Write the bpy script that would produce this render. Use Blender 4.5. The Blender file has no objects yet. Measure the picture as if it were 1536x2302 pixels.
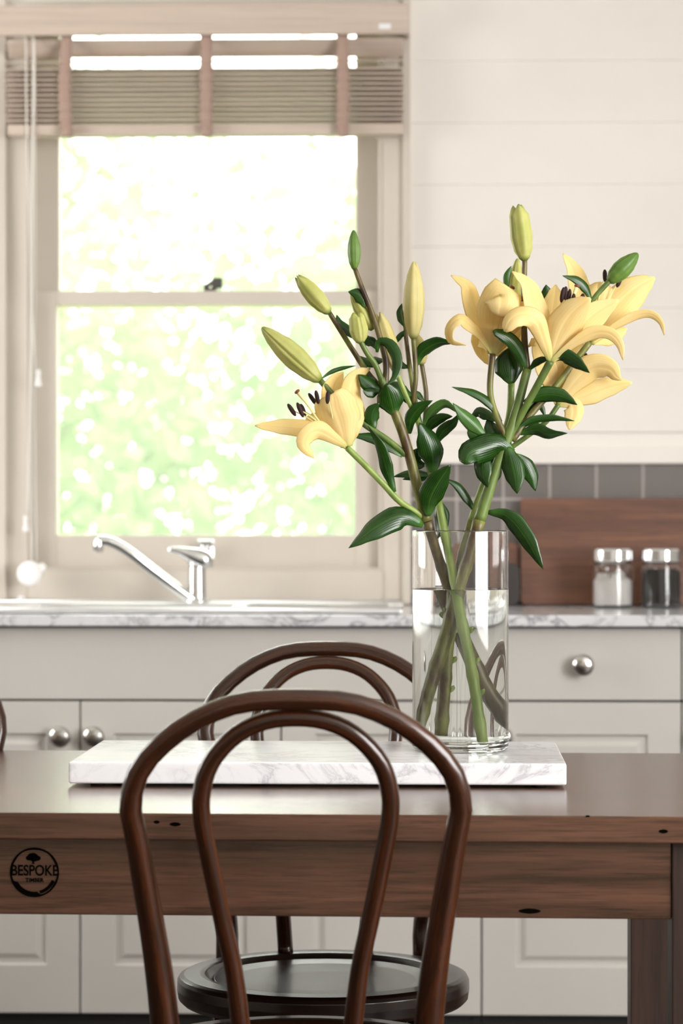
import bpy, bmesh, math, random
from mathutils import Vector, Matrix, Quaternion
random.seed(7)
C = bpy.context.scene.collection
SC = bpy.context.scene

# ---------------------------------------------------------------- camera, world, lights, exposure
F = 5900.0                      # focal length in pixels of the 1536 x 2302 frame
YAW = 0.027
CAM = Vector((0, 0, 1.11))
HX, HY = 768.0, 1170.0          # principal column, horizon row
cd = bpy.data.cameras.new('camera'); cam = bpy.data.objects.new('camera', cd); C.objects.link(cam)
cam.location = CAM; cam.rotation_euler = (math.pi/2, 0, YAW)
cd.sensor_fit = 'VERTICAL'; cd.sensor_height = 36.0; cd.lens = F/2302*36.0
cd.shift_y = (HY-1151)/2302.0
cd.clip_start = 0.05; cd.clip_end = 200
cd.dof.use_dof = True; cd.dof.focus_distance = 3.60; cd.dof.aperture_fstop = 4.9; cd.dof.aperture_blades = 7
SC.camera = cam

w = bpy.data.worlds.new('world'); SC.world = w; w.use_nodes = True
bg = w.node_tree.nodes['Background']
bg.inputs['Color'].default_value = (1.0, 0.985, 0.955, 1); bg.inputs['Strength'].default_value = 8.0

def area(name, loc, rot, sx, sy, power, col=(1, 1, 1), portal=False):
    l = bpy.data.lights.new(name, 'AREA'); l.shape = 'RECTANGLE'; l.size = sx; l.size_y = sy
    l.energy = power; l.color = col
    o = bpy.data.objects.new(name, l); C.objects.link(o); o.location = loc; o.rotation_euler = rot
    if portal: l.cycles.is_portal = True
    return o
PI = math.pi
area('side_window_light', (2.46, 1.5, 1.62), (0, PI/2, 0), 1.55, 2.4, 92, (1.0, 0.99, 0.99))
area('kitchen_window_portal', (-0.85, 5.87, 1.60), (-PI/2, 0, 0), 1.7, 1.25, 1, portal=True)
area('side_window_portal', (2.58, 1.5, 1.62), (0, PI/2, 0), 1.66, 2.5, 1, portal=True)
area('end_window_portal', (-2.38, 4.55, 1.6), (0, -PI/2, 0), 1.2, 1.3, 1, portal=True)
sl = bpy.data.lights.new('sun', 'SUN'); sl.energy = 5; sl.angle = 0.01; sl.color = (1, 0.95, 0.86)
so = bpy.data.objects.new('sun', sl); C.objects.link(so); so.rotation_euler = (math.radians(38), math.radians(14), 0)

vs = SC.view_settings
SC.display_settings.display_device = 'sRGB'
vs.view_transform = 'Standard'; vs.look = 'None'; vs.exposure = 0.0; vs.gamma = 1.0; vs.use_curve_mapping = False
cy = SC.cycles
cy.use_denoising = True; cy.max_bounces = 14; cy.transmission_bounces = 12; cy.transparent_max_bounces = 12
cy.diffuse_bounces = 4; cy.glossy_bounces = 5; cy.sample_clamp_indirect = 6.0
cy.use_adaptive_sampling = True; cy.adaptive_threshold = 0.02

# ---------------------------------------------------------------- measuring helpers
FW = Vector((-math.sin(YAW), math.cos(YAW), 0)); RT = Vector((math.cos(YAW), math.sin(YAW), 0)); UP = Vector((0, 0, 1))
def at(px, py, d):
    """the point of the room seen at (px, py), d metres ahead of the tripod"""
    return CAM + FW*d + RT*((px-HX)/F*d) + UP*(-(py-HY)/F*d)
def on(px, py, Y):
    r = FW + RT*((px-HX)/F) - UP*((py-HY)/F)
    return CAM + r*((Y-CAM.y)/r.y)
def XX(px, Y): return on(px, HY, Y).x
def ZZ(py, Y, px=768): return on(px, py, Y).z

def lerp_table(tab, t):
    for (a, va), (b, vb) in zip(tab, tab[1:]):
        if t <= b:
            s = (t-a)/(b-a) if b > a else 0
            s = s*s*(3-2*s)*0.5 + s*0.5
            return va+(vb-va)*s
    return tab[-1][1]
def catmull(pts, n):
    """n+1 samples of a smooth curve through pts (tuples of any length), by chord length"""
    P = [Vector(p) for p in pts]
    if len(P) == 2:
        return [P[0].lerp(P[1], i/n) for i in range(n+1)]
    L = [0]
    for a, b in zip(P, P[1:]): L.append(L[-1]+max((b-a).length, 1e-6))
    out = []
    for i in range(n+1):
        s = L[-1]*i/n
        k = 0
        while k < len(P)-2 and s > L[k+1]: k += 1
        t = (s-L[k])/(L[k+1]-L[k])
        p1, p2 = P[k], P[k+1]
        p0 = P[k-1] if k > 0 else p1*2-p2
        p3 = P[k+2] if k+2 < len(P) else p2*2-p1
        out.append(0.5*((2*p1)+(p2-p0)*t+(2*p0-5*p1+4*p2-p3)*t*t+(3*p1-p0-3*p2+p3)*t**3))
    return out

# ---------------------------------------------------------------- object helpers
W = {}                                                   # room position of each empty
def new_ob(name, data, parent=None):
    o = bpy.data.objects.new(name, data); C.objects.link(o)
    if parent is not None: o.parent = parent
    return o
def tag(o, label=None, cat=None, group=None, kind=None):
    if label: o['label'] = label
    if cat: o['category'] = cat
    if group: o['group'] = group
    if kind: o['kind'] = kind
    return o
def empty(name, loc=(0, 0, 0), label=None, cat=None, group=None, parent=None):
    o = new_ob(name, None, parent); o.empty_display_size = 0.05
    loc = Vector(loc); W[o] = loc
    o.location = loc-(W[parent] if parent is not None else Vector())
    tag(o, label, cat, group)
    return o
def copy_tree(o, parent=None):
    c = o.copy(); C.objects.link(c)
    if parent is not None: c.parent = parent
    for ch in list(o.children): copy_tree(ch, c)
    return c

class MB:
    def __init__(s):
        s.bm = bmesh.new(); s.uv = s.bm.loops.layers.uv.new('UVMap')
    def box(s, x0, x1, y0, y1, z0, z1, bev=0.0, seg=2):
        r = bmesh.ops.create_cube(s.bm, size=1.0); vs_ = r['verts']
        for v in vs_:
            v.co = Vector(((x0+x1)/2+v.co.x*(x1-x0), (y0+y1)/2+v.co.y*(y1-y0), (z0+z1)/2+v.co.z*(z1-z0)))
        if bev > 0:
            es = list({e for v in vs_ for e in v.link_edges})
            bmesh.ops.bevel(s.bm, geom=es, offset=bev, segments=seg, profile=0.6, affect='EDGES')
        return s
    def tube(s, pts, rad, seg=12, cap=True, closed=False, mat=0):
        P = [Vector(p) for p in pts]; n = len(P)
        R = rad if isinstance(rad, (list, tuple)) else [rad]*n
        T = []
        for i in range(n):
            a = P[i-1] if (i > 0 or closed) else P[i]; b = P[(i+1) % n] if (i < n-1 or closed) else P[i]
            T.append((b-a).normalized())
        N = T[0].orthogonal().normalized(); rings = []; ln = 0
        for i in range(n):
            if i > 0:
                N = (T[i-1].rotation_difference(T[i]) @ N)
                ln += (P[i]-P[i-1]).length
            N = (N-T[i]*N.dot(T[i])).normalized(); B = T[i].cross(N)
            rings.append(([s.bm.verts.new(P[i]+(N*math.cos(2*PI*k/seg)+B*math.sin(2*PI*k/seg))*R[i]) for k in range(seg)], ln))
        rng = range(n if closed else n-1)
        for i in rng:
            (a, la), (b, lb) = rings[i], rings[(i+1) % n]
            for k in range(seg):
                f = s.bm.faces.new((a[k], a[(k+1) % seg], b[(k+1) % seg], b[k])); f.smooth = True; f.material_index = mat
                for l, (u, v) in zip(f.loops, ((k/seg, la), ((k+1)/seg, la), ((k+1)/seg, lb), (k/seg, lb))): l[s.uv].uv = (u, v)
        if cap and not closed:
            for r, fl in ((rings[0][0], True), (rings[-1][0], False)):
                f = s.bm.faces.new(list(reversed(r)) if fl else r); f.material_index = mat
        return s
    def lathe(s, prof, seg=32, org=(0, 0, 0), M=None, mat=0):
        """prof: (radius, height) from one end to the other; radius 0 closes the end"""
        M = M or Matrix.Identity(4); O = Vector(org); rings = []
        pr = [prof[0]]
        for (r0, h0), (r1, h1) in zip(prof, prof[1:]):
            ln = math.hypot(r1-r0, h1-h0)
            if ln > .0045:
                e = min(.0012, ln*.2)/ln
                for t in (e, 1-e): pr.append((r0+(r1-r0)*t, h0+(h1-h0)*t))
            pr.append((r1, h1))
        for r, h in pr:
            if r < 1e-6: rings.append([s.bm.verts.new(O+(M @ Vector((0, 0, h))))])
            else: rings.append([s.bm.verts.new(O+(M @ Vector((r*math.cos(2*PI*k/seg), r*math.sin(2*PI*k/seg), h)))) for k in range(seg)])
        for a, b in zip(rings, rings[1:]):
            for k in range(seg):
                k2 = (k+1) % seg
                if len(a) == 1 and len(b) == 1: continue
                if len(a) == 1: f = s.bm.faces.new((a[0], b[k2], b[k]))
                elif len(b) == 1: f = s.bm.faces.new((a[k], a[k2], b[0]))
                else: f = s.bm.faces.new((a[k], a[k2], b[k2], b[k]))
                f.smooth = True; f.material_index = mat
        return s
    def prism(s, outline, y0, y1, plane='XZ'):
        def P(a, b, y): return (a, y, b) if plane == 'XZ' else (a, b, y)
        A = [s.bm.verts.new(P(a, b, y0)) for a, b in outline]; B = [s.bm.verts.new(P(a, b, y1)) for a, b in outline]
        n = len(outline)
        s.bm.faces.new(A); s.bm.faces.new(list(reversed(B)))
        for i in range(n): s.bm.faces.new((A[i], B[i], B[(i+1) % n], A[(i+1) % n]))
        return s
    def ribbon(s, pts, width, prof, roll0=0, roll1=0, cup=0.0, fold=0.0, wave=0.0, n=16, m=6, ref=None, mat=0, rib=0.0):
        P = catmull(pts, n); ref = ref or FW
        rows = []; prevS = None
        for i in range(n+1):
            t = i/n
            T = (P[min(i+1, n)]-P[max(i-1, 0)]).normalized()
            S = T.cross(ref)
            if S.length < 0.15 and prevS is not None: S = prevS-T*prevS.dot(T)
            S.normalize()
            if prevS is not None and S.dot(prevS) < -0.2 and False: S = -S
            prevS = S.copy()
            S = Matrix.Rotation(math.radians(roll0+(roll1-roll0)*t), 3, T) @ S
            N = S.cross(T); wd = width*lerp_table(prof, t); row = []
            for k in range(m+1):
                u = 2*k/m-1
                off = (cup*(u*u-0.3)+fold*(abs(u)-0.4)+rib*math.exp(-(u/.16)**2))*wd + wave*wd*math.sin(t*11+u*2.0)*abs(u)
                row.append(s.bm.verts.new(P[i]+S*(u*wd/2)+N*off))
            rows.append(row)
        for i in range(n):
            for k in range(m):
                f = s.bm.faces.new((rows[i][k], rows[i][k+1], rows[i+1][k+1], rows[i+1][k])); f.smooth = True; f.material_index = mat
                for l, (u, v) in zip(f.loops, ((k/m, i/n), ((k+1)/m, i/n), ((k+1)/m, (i+1)/n), (k/m, (i+1)/n))): l[s.uv].uv = (u, v)
        return s
    def build(s, name, mats, parent=None, org=None, smooth=None, normals=True, solid=0.0):
        O = Vector(org) if org is not None else (W.get(parent, Vector()) if parent is not None else Vector())
        if normals: bmesh.ops.recalc_face_normals(s.bm, faces=s.bm.faces)
        if O.length > 0: bmesh.ops.translate(s.bm, verts=s.bm.verts, vec=-O)
        me = bpy.data.meshes.new(name); s.bm.to_mesh(me); s.bm.free()
        for m in (mats if isinstance(mats, (list, tuple)) else [mats]): me.materials.append(m)
        if smooth is not None:
            for p in me.polygons: p.use_smooth = smooth
        o = new_ob(name, me, parent)
        if org is not None: o.location = O-(W.get(parent, Vector()) if parent is not None else Vector())
        W[o] = O
        if solid:
            md = o.modifiers.new('thickness', 'SOLIDIFY'); md.thickness = solid; md.offset = 0
        return o

# ---------------------------------------------------------------- materials
def srgb(r, g, b):
    f = lambda c: (c/255/12.92) if c/255 <= 0.04045 else ((c/255+0.055)/1.055)**2.4
    return (f(r), f(g), f(b), 1)
class Mat:
    def __init__(s, name):
        s.m = bpy.data.materials.new(name); s.m.use_nodes = True; s.nt = s.m.node_tree
        s.b = s.nt.nodes['Principled BSDF']; s.out = s.nt.nodes['Material Output']
    def n(s, typ, **kw):
        nd = s.nt.nodes.new(typ)
        for k, v in kw.items(): setattr(nd, k, v)
        return nd
    def l(s, a, b): s.nt.links.new(a, b)
    def set(s, **kw):
        for k, v in kw.items(): s.b.inputs[k.replace('_', ' ')].default_value = v
        return s
    def coords(s, scale=(1, 1, 1), kind='Object'):
        tc = s.n('ShaderNodeTexCoord'); mp = s.n('ShaderNodeMapping'); mp.inputs['Scale'].default_value = scale
        s.l(tc.outputs[kind], mp.inputs['Vector']); return mp.outputs['Vector']
    def noise(s, vec, scale, detail=4, rough=0.55, dist=0.0):
        nz = s.n('ShaderNodeTexNoise'); nz.inputs['Scale'].default_value = scale; nz.inputs['Detail'].default_value = detail
        nz.inputs['Roughness'].default_value = rough; nz.inputs['Distortion'].default_value = dist
        s.l(vec, nz.inputs['Vector']); return nz.outputs['Fac']
    def ramp(s, fac, stops):
        r = s.n('ShaderNodeValToRGB'); e = r.color_ramp.elements
        while len(e) < len(stops): e.new(0.5)
        for el, (p, c) in zip(e, stops): el.position = p; el.color = c
        s.l(fac, r.inputs['Fac']); return r.outputs['Color']
    def mix(s, fac, a, b, mode='MIX'):
        mx = s.n('ShaderNodeMix', data_type='RGBA', blend_type=mode)
        for sock, v in ((mx.inputs[0], fac), (mx.inputs[6], a), (mx.inputs[7], b)):
            if hasattr(v, 'is_linked') or isinstance(v, bpy.types.NodeSocket): s.l(v, sock)
            else: sock.default_value = v
        return mx.outputs[2]
    def bump(s, h, strength=0.2, dist=0.001):
        b = s.n('ShaderNodeBump'); b.inputs['Strength'].default_value = strength; b.inputs['Distance'].default_value = dist
        s.l(h, b.inputs['Height']); s.l(b.outputs['Normal'], s.b.inputs['Normal']); return s

def paint(name, col, rough=0.45, var=0.03, spec=0.5):
    M = Mat(name); v = M.coords(); nz = M.noise(v, 3.0, 3)
    c2 = tuple(x*(1-var*2) for x in col[:3])+(1,)
    M.l(M.ramp(nz, [(0.3, c2), (0.7, col)]), M.b.inputs['Base Color'])
    M.set(Roughness=rough); M.b.inputs['Specular IOR Level'].default_value = spec
    M.bump(M.noise(v, 180, 2), 0.06, 0.0006); return M.m
def wood(name, dark, light, scale=(1.2, 26, 26), kind='Object', rough=0.4, pores=0.5, coat=0.0, spec=0.5, knots=False):
    M = Mat(name); v = M.coords(scale, kind)
    a = M.noise(v, 1.0, 6, 0.6, 0.6)
    v2 = M.coords(tuple(x*4.5 if x > 5 else x*5 for x in scale), kind)
    b = M.noise(v2, 1.0, 3, 0.7)
    c = M.ramp(a, [(0.28, dark), (0.5, tuple((x+y)/2 for x, y in zip(dark, light))), (0.72, light)])
    p = M.ramp(b, [(0.3, (1-pores, 1-pores, 1-pores, 1)), (0.52, (1, 1, 1, 1))])
    col = M.mix(1.0, c, p, 'MULTIPLY')
    if knots:
        vk = M.coords((2.2, 7, 9), kind); k = M.n('ShaderNodeTexVoronoi'); k.inputs['Scale'].default_value = 1.6
        M.l(vk, k.inputs['Vector'])
        kc = M.ramp(k.outputs['Distance'], [(0.0, (0.08, 0.05, 0.04, 1)), (0.035, (0.25, 0.2, 0.18, 1)), (0.075, (1, 1, 1, 1))])
        col = M.mix(1.0, col, kc, 'MULTIPLY')
    M.l(col, M.b.inputs['Base Color']); M.set(Roughness=rough)
    M.b.inputs['Specular IOR Level'].default_value = spec; M.b.inputs['Coat Weight'].default_value = coat; M.b.inputs['Coat Roughness'].default_value = 0.12
    M.bump(b, 0.12, 0.0006); return M.m
def marble(name, base, vein, scale=5.0, rough=0.15, amount=0.6):
    M = Mat(name); v = M.coords((1, 1.5, 1.6))
    n1 = M.noise(v, scale, 8, 0.62, 1.6); n2 = M.noise(v, scale*0.45, 4, 0.5, 0.8)
    m = M.n('ShaderNodeMath', operation='SUBTRACT'); M.l(n1, m.inputs[0]); m.inputs[1].default_value = 0.5
    ab = M.n('ShaderNodeMath', operation='ABSOLUTE'); M.l(m.outputs[0], ab.inputs[0])
    vc = M.ramp(ab.outputs[0], [(0.0, vein), (0.018, tuple(x*0.4+y*0.6 for x, y in zip(vein, base))), (0.06, base)])
    cl = M.ramp(n2, [(0.35, tuple(x*0.86 for x in base[:3])+(1,)), (0.6, base)])
    msk = M.ramp(n2, [(0.42, (amount,)*3+(1,)), (0.62, (0.05, 0.05, 0.05, 1))])
    M.l(M.mix(msk, cl, vc), M.b.inputs['Base Color']); M.set(Roughness=rough); return M.m
def metal(name, col, rough):
    M = Mat(name); M.set(Base_Color=col, Metallic=1.0, Roughness=rough)
    v = M.coords((40, 40, 400)); M.bump(M.noise(v, 1.0, 2), 0.03 if rough > 0.1 else 0.0, 0.0003); return M.m
def clear(name, ior, col=(1, 1, 1, 1), rough=0.0):
    M = Mat(name); g = M.n('ShaderNodeBsdfGlass'); g.inputs['IOR'].default_value = ior; g.inputs['Color'].default_value = col
    g.inputs['Roughness'].default_value = rough; M.l(g.outputs[0], M.out.inputs['Surface']); return M.m
def pane(name):
    M = Mat(name); t = M.n('ShaderNodeBsdfTransparent'); t.inputs['Color'].default_value = (0.97, 0.99, 0.97, 1)
    g = M.n('ShaderNodeBsdfGlossy'); g.inputs['Roughness'].default_value = 0.02
    fr = M.n('ShaderNodeFresnel'); fr.inputs['IOR'].default_value = 1.35; mx = M.n('ShaderNodeMixShader')
    M.l(fr.outputs[0], mx.inputs[0]); M.l(t.outputs[0], mx.inputs[1]); M.l(g.outputs[0], mx.inputs[2]); M.l(mx.outputs[0], M.out.inputs['Surface']); return M.m
def screen(name):
    M = Mat(name); t = M.n('ShaderNodeBsdfTransparent'); d = M.n('ShaderNodeBsdfTranslucent'); d.inputs['Color'].default_value = (0.62, 0.64, 0.62, 1)
    mx = M.n('ShaderNodeMixShader'); mx.inputs[0].default_value = 0.10
    M.l(t.outputs[0], mx.inputs[1]); M.l(d.outputs[0], mx.inputs[2]); M.l(mx.outputs[0], M.out.inputs['Surface']); return M.m
def plant(name, c0, c1, vein, rough=0.4, trans=0.25, veins=9.0, tip=None, tcol=None, spec=0.5, axis='UV', bumpk=0.14):
    """surface with lengthwise veins (UV: u across, v along; Generated: z along)"""
    M = Mat(name); tc = M.n('ShaderNodeTexCoord'); sp = M.n('ShaderNodeSeparateXYZ'); M.l(tc.outputs['UV' if axis == 'UV' else 'Generated'], sp.inputs[0])
    along = sp.outputs['Y'] if axis == 'UV' else sp.outputs['Z']
    nz = M.noise(M.coords((30, 30, 30)), 1.0, 3)
    c = M.ramp(nz, [(0.3, c0), (0.7, c1)])
    if axis == 'UV':
        wv = M.n('ShaderNodeTexWave', wave_type='BANDS', bands_direction='X'); wv.inputs['Scale'].default_value = veins/2; wv.inputs['Distortion'].default_value = 0.6
        M.l(tc.outputs['UV'], wv.inputs['Vector'])
        vm = M.ramp(wv.outputs['Fac'], [(0.0, (0.5, 0.5, 0.5, 1)), (0.25, (0, 0, 0, 1))])
        c = M.mix(vm, c, vein)
        mid = M.n('ShaderNodeMath', operation='SUBTRACT'); M.l(sp.outputs['X'], mid.inputs[0]); mid.inputs[1].default_value = 0.5
        ma = M.n('ShaderNodeMath', operation='ABSOLUTE'); M.l(mid.outputs[0], ma.inputs[0])
        c = M.mix(M.ramp(ma.outputs[0], [(0.0, (0.8, 0.8, 0.8, 1)), (0.035, (0, 0, 0, 1))]), c, vein)
        M.bump(wv.outputs['Fac'], bumpk, 0.0008)
    if tip is not None: c = M.mix(M.ramp(along, tip), c, tcol)
    M.l(c, M.b.inputs['Base Color']); M.set(Roughness=rough); M.b.inputs['Specular IOR Level'].default_value = spec
    if trans > 0:
        tl = M.n('ShaderNodeBsdfTranslucent'); M.l(c, tl.inputs['Color']); mx = M.n('ShaderNodeMixShader'); mx.inputs[0].default_value = trans
        M.l(M.b.outputs[0], mx.inputs[1]); M.l(tl.outputs[0], mx.inputs[2]); M.l(mx.outputs[0], M.out.inputs['Surface'])
    return M.m
def plain(name, col, rough=0.5, **kw):
    M = Mat(name); M.set(Base_Color=col, Roughness=rough)
    v = M.coords(); M.bump(M.noise(v, 120, 2), 0.05, 0.0005)
    for k, x in kw.items(): M.b.inputs[k].default_value = x
    return M.m

m_wall = paint('cream_wall_paint', srgb(243, 238, 232), 0.55)
m_side = paint('taupe_wall_paint', srgb(150, 140, 130), 0.6)  # tone of the unseen side wall, darkened to cut bounced light
m_trim = paint('warm_trim_paint', srgb(212, 203, 192), 0.4)
m_cab = paint('greige_cabinet_paint', srgb(208, 204, 199), 0.42)
m_dark = plain('dark_recess', srgb(28, 25, 22), 0.7)  # near-black carries the shade of the gap under the worktop
m_kick = plain('dark_kickboard', srgb(150, 140, 132), 0.6)
m_tile = paint('grey_glazed_tile', srgb(122, 117, 114), 0.25, 0.05)
m_grout = paint('pale_grout', srgb(178, 170, 168), 0.8)
m_counter = marble('grey_veined_counter', srgb(226, 226, 230), srgb(120, 122, 130), 9, 0.12, 0.9)
m_slab = marble('white_marble', srgb(246, 246, 250), srgb(158, 160, 168), 7, 0.16, 0.5)
m_steel = metal('brushed_steel', (0.88, 0.88, 0.89, 1), 0.42)
m_chrome = metal('chrome', (0.86, 0.87, 0.88, 1), 0.06)
m_nickel = metal('satin_nickel', (0.62, 0.60, 0.58, 1), 0.22)
m_blind = wood('whitewashed_slat_wood', srgb(192, 175, 162), srgb(210, 194, 181), (1.0, 30, 30), rough=0.5, pores=0.12)
m_tape = plain('pinkish_ladder_tape', srgb(172, 146, 134), 0.85)
m_cord = plain('white_cord', srgb(232, 228, 222), 0.7)
m_plastic = plain('white_plastic', srgb(240, 238, 238), 0.35)
m_lock = plain('weathered_latch_metal', srgb(80, 76, 72), 0.4)
m_table = wood('reddish_hardwood', srgb(48, 27, 20), srgb(112, 75, 59), (1.6, 44, 40), rough=0.27, pores=0.55, spec=0.7, coat=0.35, knots=True)
m_table.node_tree.nodes['Principled BSDF'].inputs['Specular Tint'].default_value = (1, .92, .66, 1)
m_table.node_tree.nodes['Principled BSDF'].inputs['Coat Roughness'].default_value = .22
m_leg = wood('dark_hardwood_leg', srgb(38, 23, 17), srgb(70, 47, 37), (34, 34, 1.6), rough=0.5, pores=0.45)
m_chair = wood('varnished_bentwood', srgb(18, 8, 3), srgb(80, 39, 14), (7, 5, 1), 'UV', 0.26, 0.3, 0.35, 0.5)
m_seat = wood('dark_varnished_seat', srgb(24, 12, 7), srgb(50, 28, 17), (2, 22, 22), rough=0.3, pores=0.3, coat=0.3)
m_brand = plain('burnt_brand', srgb(9, 7, 6), 1.0, **{'Specular IOR Level': 0.0})
m_board = wood('walnut_board', srgb(84, 54, 40), srgb(134, 90, 68), (2.2, 40, 40), rough=0.5, pores=0.35)
m_slate = plain('dark_slate', srgb(52, 46, 44), 0.55)
m_glass = clear('clear_glass', 1.5)
m_water = clear('water', 1.333, (0.985, 1.0, 0.985, 1))
m_pane = pane('window_pane'); m_screen = screen('fly_screen_mesh')
m_sugar = plain('white_sugar', srgb(236, 232, 228), 0.8)
m_coffee = plain('dark_coffee', srgb(9, 7, 6), 0.8)
m_red = plain('red_wrapper', srgb(170, 50, 44), 0.5)
m_floor = wood('dark_floor_boards', srgb(40, 31, 26), srgb(66, 52, 44), (2, 14, 14), rough=0.5)
m_ceil = plain('white_ceiling', srgb(240, 238, 234), 0.8)
m_petal = plant('pale_yellow_petal', srgb(250, 228, 160), srgb(252, 234, 178), srgb(244, 218, 146), 0.55, 0.38, 7,
                [(0.0, (0.8, 0.8, 0.8, 1)), (0.2, (0, 0, 0, 1))], srgb(214, 216, 128), 0.25, bumpk=.08)
m_bud_pale = plant('pale_lime_bud', srgb(172, 175, 92), srgb(196, 194, 120), srgb(150, 170, 80), 0.5, 0.1, 6,
                   [(0.0, (0.9, 0.9, 0.9, 1)), (0.09, (0, 0, 0, 1)), (0.9, (0, 0, 0, 1)), (1.0, (0.5, 0.5, 0.5, 1))], srgb(92, 120, 40), 0.4, 'GEN')
m_bud_cream = plant('cream_yellow_bud', srgb(196, 184, 116), srgb(210, 198, 138), srgb(180, 180, 90), 0.5, 0.12, 6,
                    [(0.0, (0.9, 0.9, 0.9, 1)), (0.08, (0, 0, 0, 1))], srgb(120, 130, 60), 0.4, 'GEN')
m_bud_green = plant('fresh_green_bud', srgb(84, 120, 44), srgb(116, 146, 66), srgb(60, 100, 30), 0.42, 0.08, 6,
                    [(0.0, (0.6, 0.6, 0.6, 1)), (0.1, (0, 0, 0, 1)), (0.85, (0, 0, 0, 1)), (1.0, (0.6, 0.6, 0.6, 1))], srgb(56, 84, 30), 0.5, 'GEN')
m_leaf = plant('glossy_lily_leaf', srgb(20, 54, 10), srgb(36, 78, 16), srgb(62, 108, 34), 0.26, 0.16, 8, [(0.0, (0.6, 0.6, 0.6, 1)), (0.2, (0, 0, 0, 1))], srgb(90, 140, 60), 0.6)
m_leaf2 = plant('light_lily_leaf', srgb(52, 98, 34), srgb(84, 126, 56), srgb(112, 152, 80), 0.34, 0.22, 8, [(0.0, (0.5, 0.5, 0.5, 1)), (0.2, (0, 0, 0, 1))], srgb(120, 160, 80), 0.6)
def stem_mat(name, a, b, lo, hi):
    M = Mat(name); nz = M.noise(M.coords((60, 60, 18)), 1.0, 4); M.l(M.ramp(nz, [(lo, a), (hi, b)]), M.b.inputs['Base Color'])
    M.set(Roughness=0.42); M.bump(M.noise(M.coords((400, 400, 400)), 1.0, 2), 0.15, 0.0004); return M.m
m_stem = stem_mat('green_stem', srgb(70, 92, 38), srgb(116, 138, 66), 0.3, 0.7)
m_stem_brown = stem_mat('brown_flushed_stem', srgb(78, 56, 32), srgb(124, 128, 62), 0.36, 0.6)
m_stem_dark = stem_mat('dark_flushed_stem', srgb(52, 34, 20), srgb(112, 100, 56), 0.38, 0.66)
m_stem_pale = stem_mat('bright_cut_stem', srgb(112, 140, 58), srgb(156, 172, 92), 0.3, 0.7)
m_anther = plain('maroon_anther', srgb(44, 14, 10), 0.75)
m_filament = plain('pale_filament', srgb(238, 226, 160), 0.5)
m_stigma = plain('brown_stigma', srgb(120, 66, 44), 0.45)
m_bark = plain('tree_bark', srgb(186, 172, 164), 0.9)
m_lawn = paint('lawn', srgb(176, 198, 140), 0.9, 0.1)
def foliage_mat(name, a, b):
    M = Mat(name); nz = M.noise(M.coords((1.2, 1.2, 1.2)), 1.0, 3); c = M.ramp(nz, [(0.35, a), (0.65, b)])
    M.l(c, M.b.inputs['Base Color']); M.set(Roughness=0.4)
    tl = M.n('ShaderNodeBsdfTranslucent'); M.l(c, tl.inputs['Color']); mx = M.n('ShaderNodeMixShader'); mx.inputs[0].default_value = 0.45
    M.l(M.b.outputs[0], mx.inputs[1]); M.l(tl.outputs[0], mx.inputs[2]); M.l(mx.outputs[0], M.out.inputs['Surface']); return M.m
m_fol = [foliage_mat('spring_foliage', srgb(102, 130, 76), srgb(130, 150, 102)), foliage_mat('grey_green_foliage', srgb(96, 118, 82), srgb(122, 140, 106))]

# ---------------------------------------------------------------- the setting
YW = 5.68                                   # inner face of the boarding
YC = 5.08                                   # faces of the cabinets
XL, XR, YB, ZT = -2.3, 2.5, -2.0, 2.72
MB().box(XL-.1, XR+.1, YB-.1, 5.9, -.1, 0).build('floor', m_floor)['kind'] = 'structure'
MB().box(XL-.1, XR+.1, YB-.1, 5.9, ZT, ZT+.1).build('ceiling', m_ceil)['kind'] = 'structure'
MB().box(XL-.1, XL, YB, 3.9, 0, ZT).box(XL-.1, XL, 5.2, 5.9, 0, ZT).box(XL-.1, XL, 3.9, 5.2, 0, 1.0).box(XL-.1, XL, 3.9, 5.2, 2.2, ZT).build('wall_left', m_side)['kind'] = 'structure'
b = MB()                                    # right wall with a wide window opening
b.box(XR, XR+.1, YB, .25, 0, ZT).box(XR, XR+.1, 2.75, 5.9, 0, ZT).box(XR, XR+.1, .25, 2.75, 0, .8).box(XR, XR+.1, .25, 2.75, 2.45, ZT)
b.build('wall_right', m_wall)['kind'] = 'structure'
b = MB(); b.box(XL, XR, YB-.1, YB, 0, ZT)
b.build('wall_front', m_wall)['kind'] = 'structure'

# back wall: core with the window hole, and one board per course
wx0, wx1 = XX(18, YW), XX(908, YW); wz0, wz1 = ZZ(1352, YW), ZZ(20, YW)
w2 = -960                                   # pixel offset of the unseen twin window added to light the table
vx0, vx1 = XX(18+w2, YW), XX(908+w2, YW)
b = MB(); b.box(XL, vx0, YW+.014, YW+.2, 0, ZT).box(vx0, vx1, YW+.014, YW+.2, 0, wz0).box(vx0, vx1, YW+.014, YW+.2, wz1, ZT).box(vx1, wx0, YW+.014, YW+.2, 0, ZT).box(wx1, XR, YW+.014, YW+.2, 0, ZT).box(wx0, wx1, YW+.014, YW+.2, 0, wz0).box(wx0, wx1, YW+.014, YW+.2, wz1, ZT)
wall = tag(b.build('wall_back', m_wall), kind='structure'); W[wall] = Vector()
cz = ZZ(972, YW); pitch = 139*YW/F
k = 0
cas_l, cas_r = XX(-8, YW), XX(922, YW)
while True:
    z0 = cz+pitch*k; z1 = min(z0+pitch, ZT)
    if z0 > ZT-.02: break
    parts = [(cas_r, XR)] if z0 < wz1 else [(XL, XR)]
    if z0 < wz1: parts.append((XL, XX(-8+w2, YW)))
    for a, c in parts:
        MB().box(a, c, YW, YW+.016, z0, z1-.0002, .0011, 1).build('board', m_wall, wall)
    k += 1
z0 = ZZ(1043, YW)
MB().box(cas_r, XR, YW, YW+.016, z0, cz-.001, .002, 1).build('board', m_wall, wall)
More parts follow.
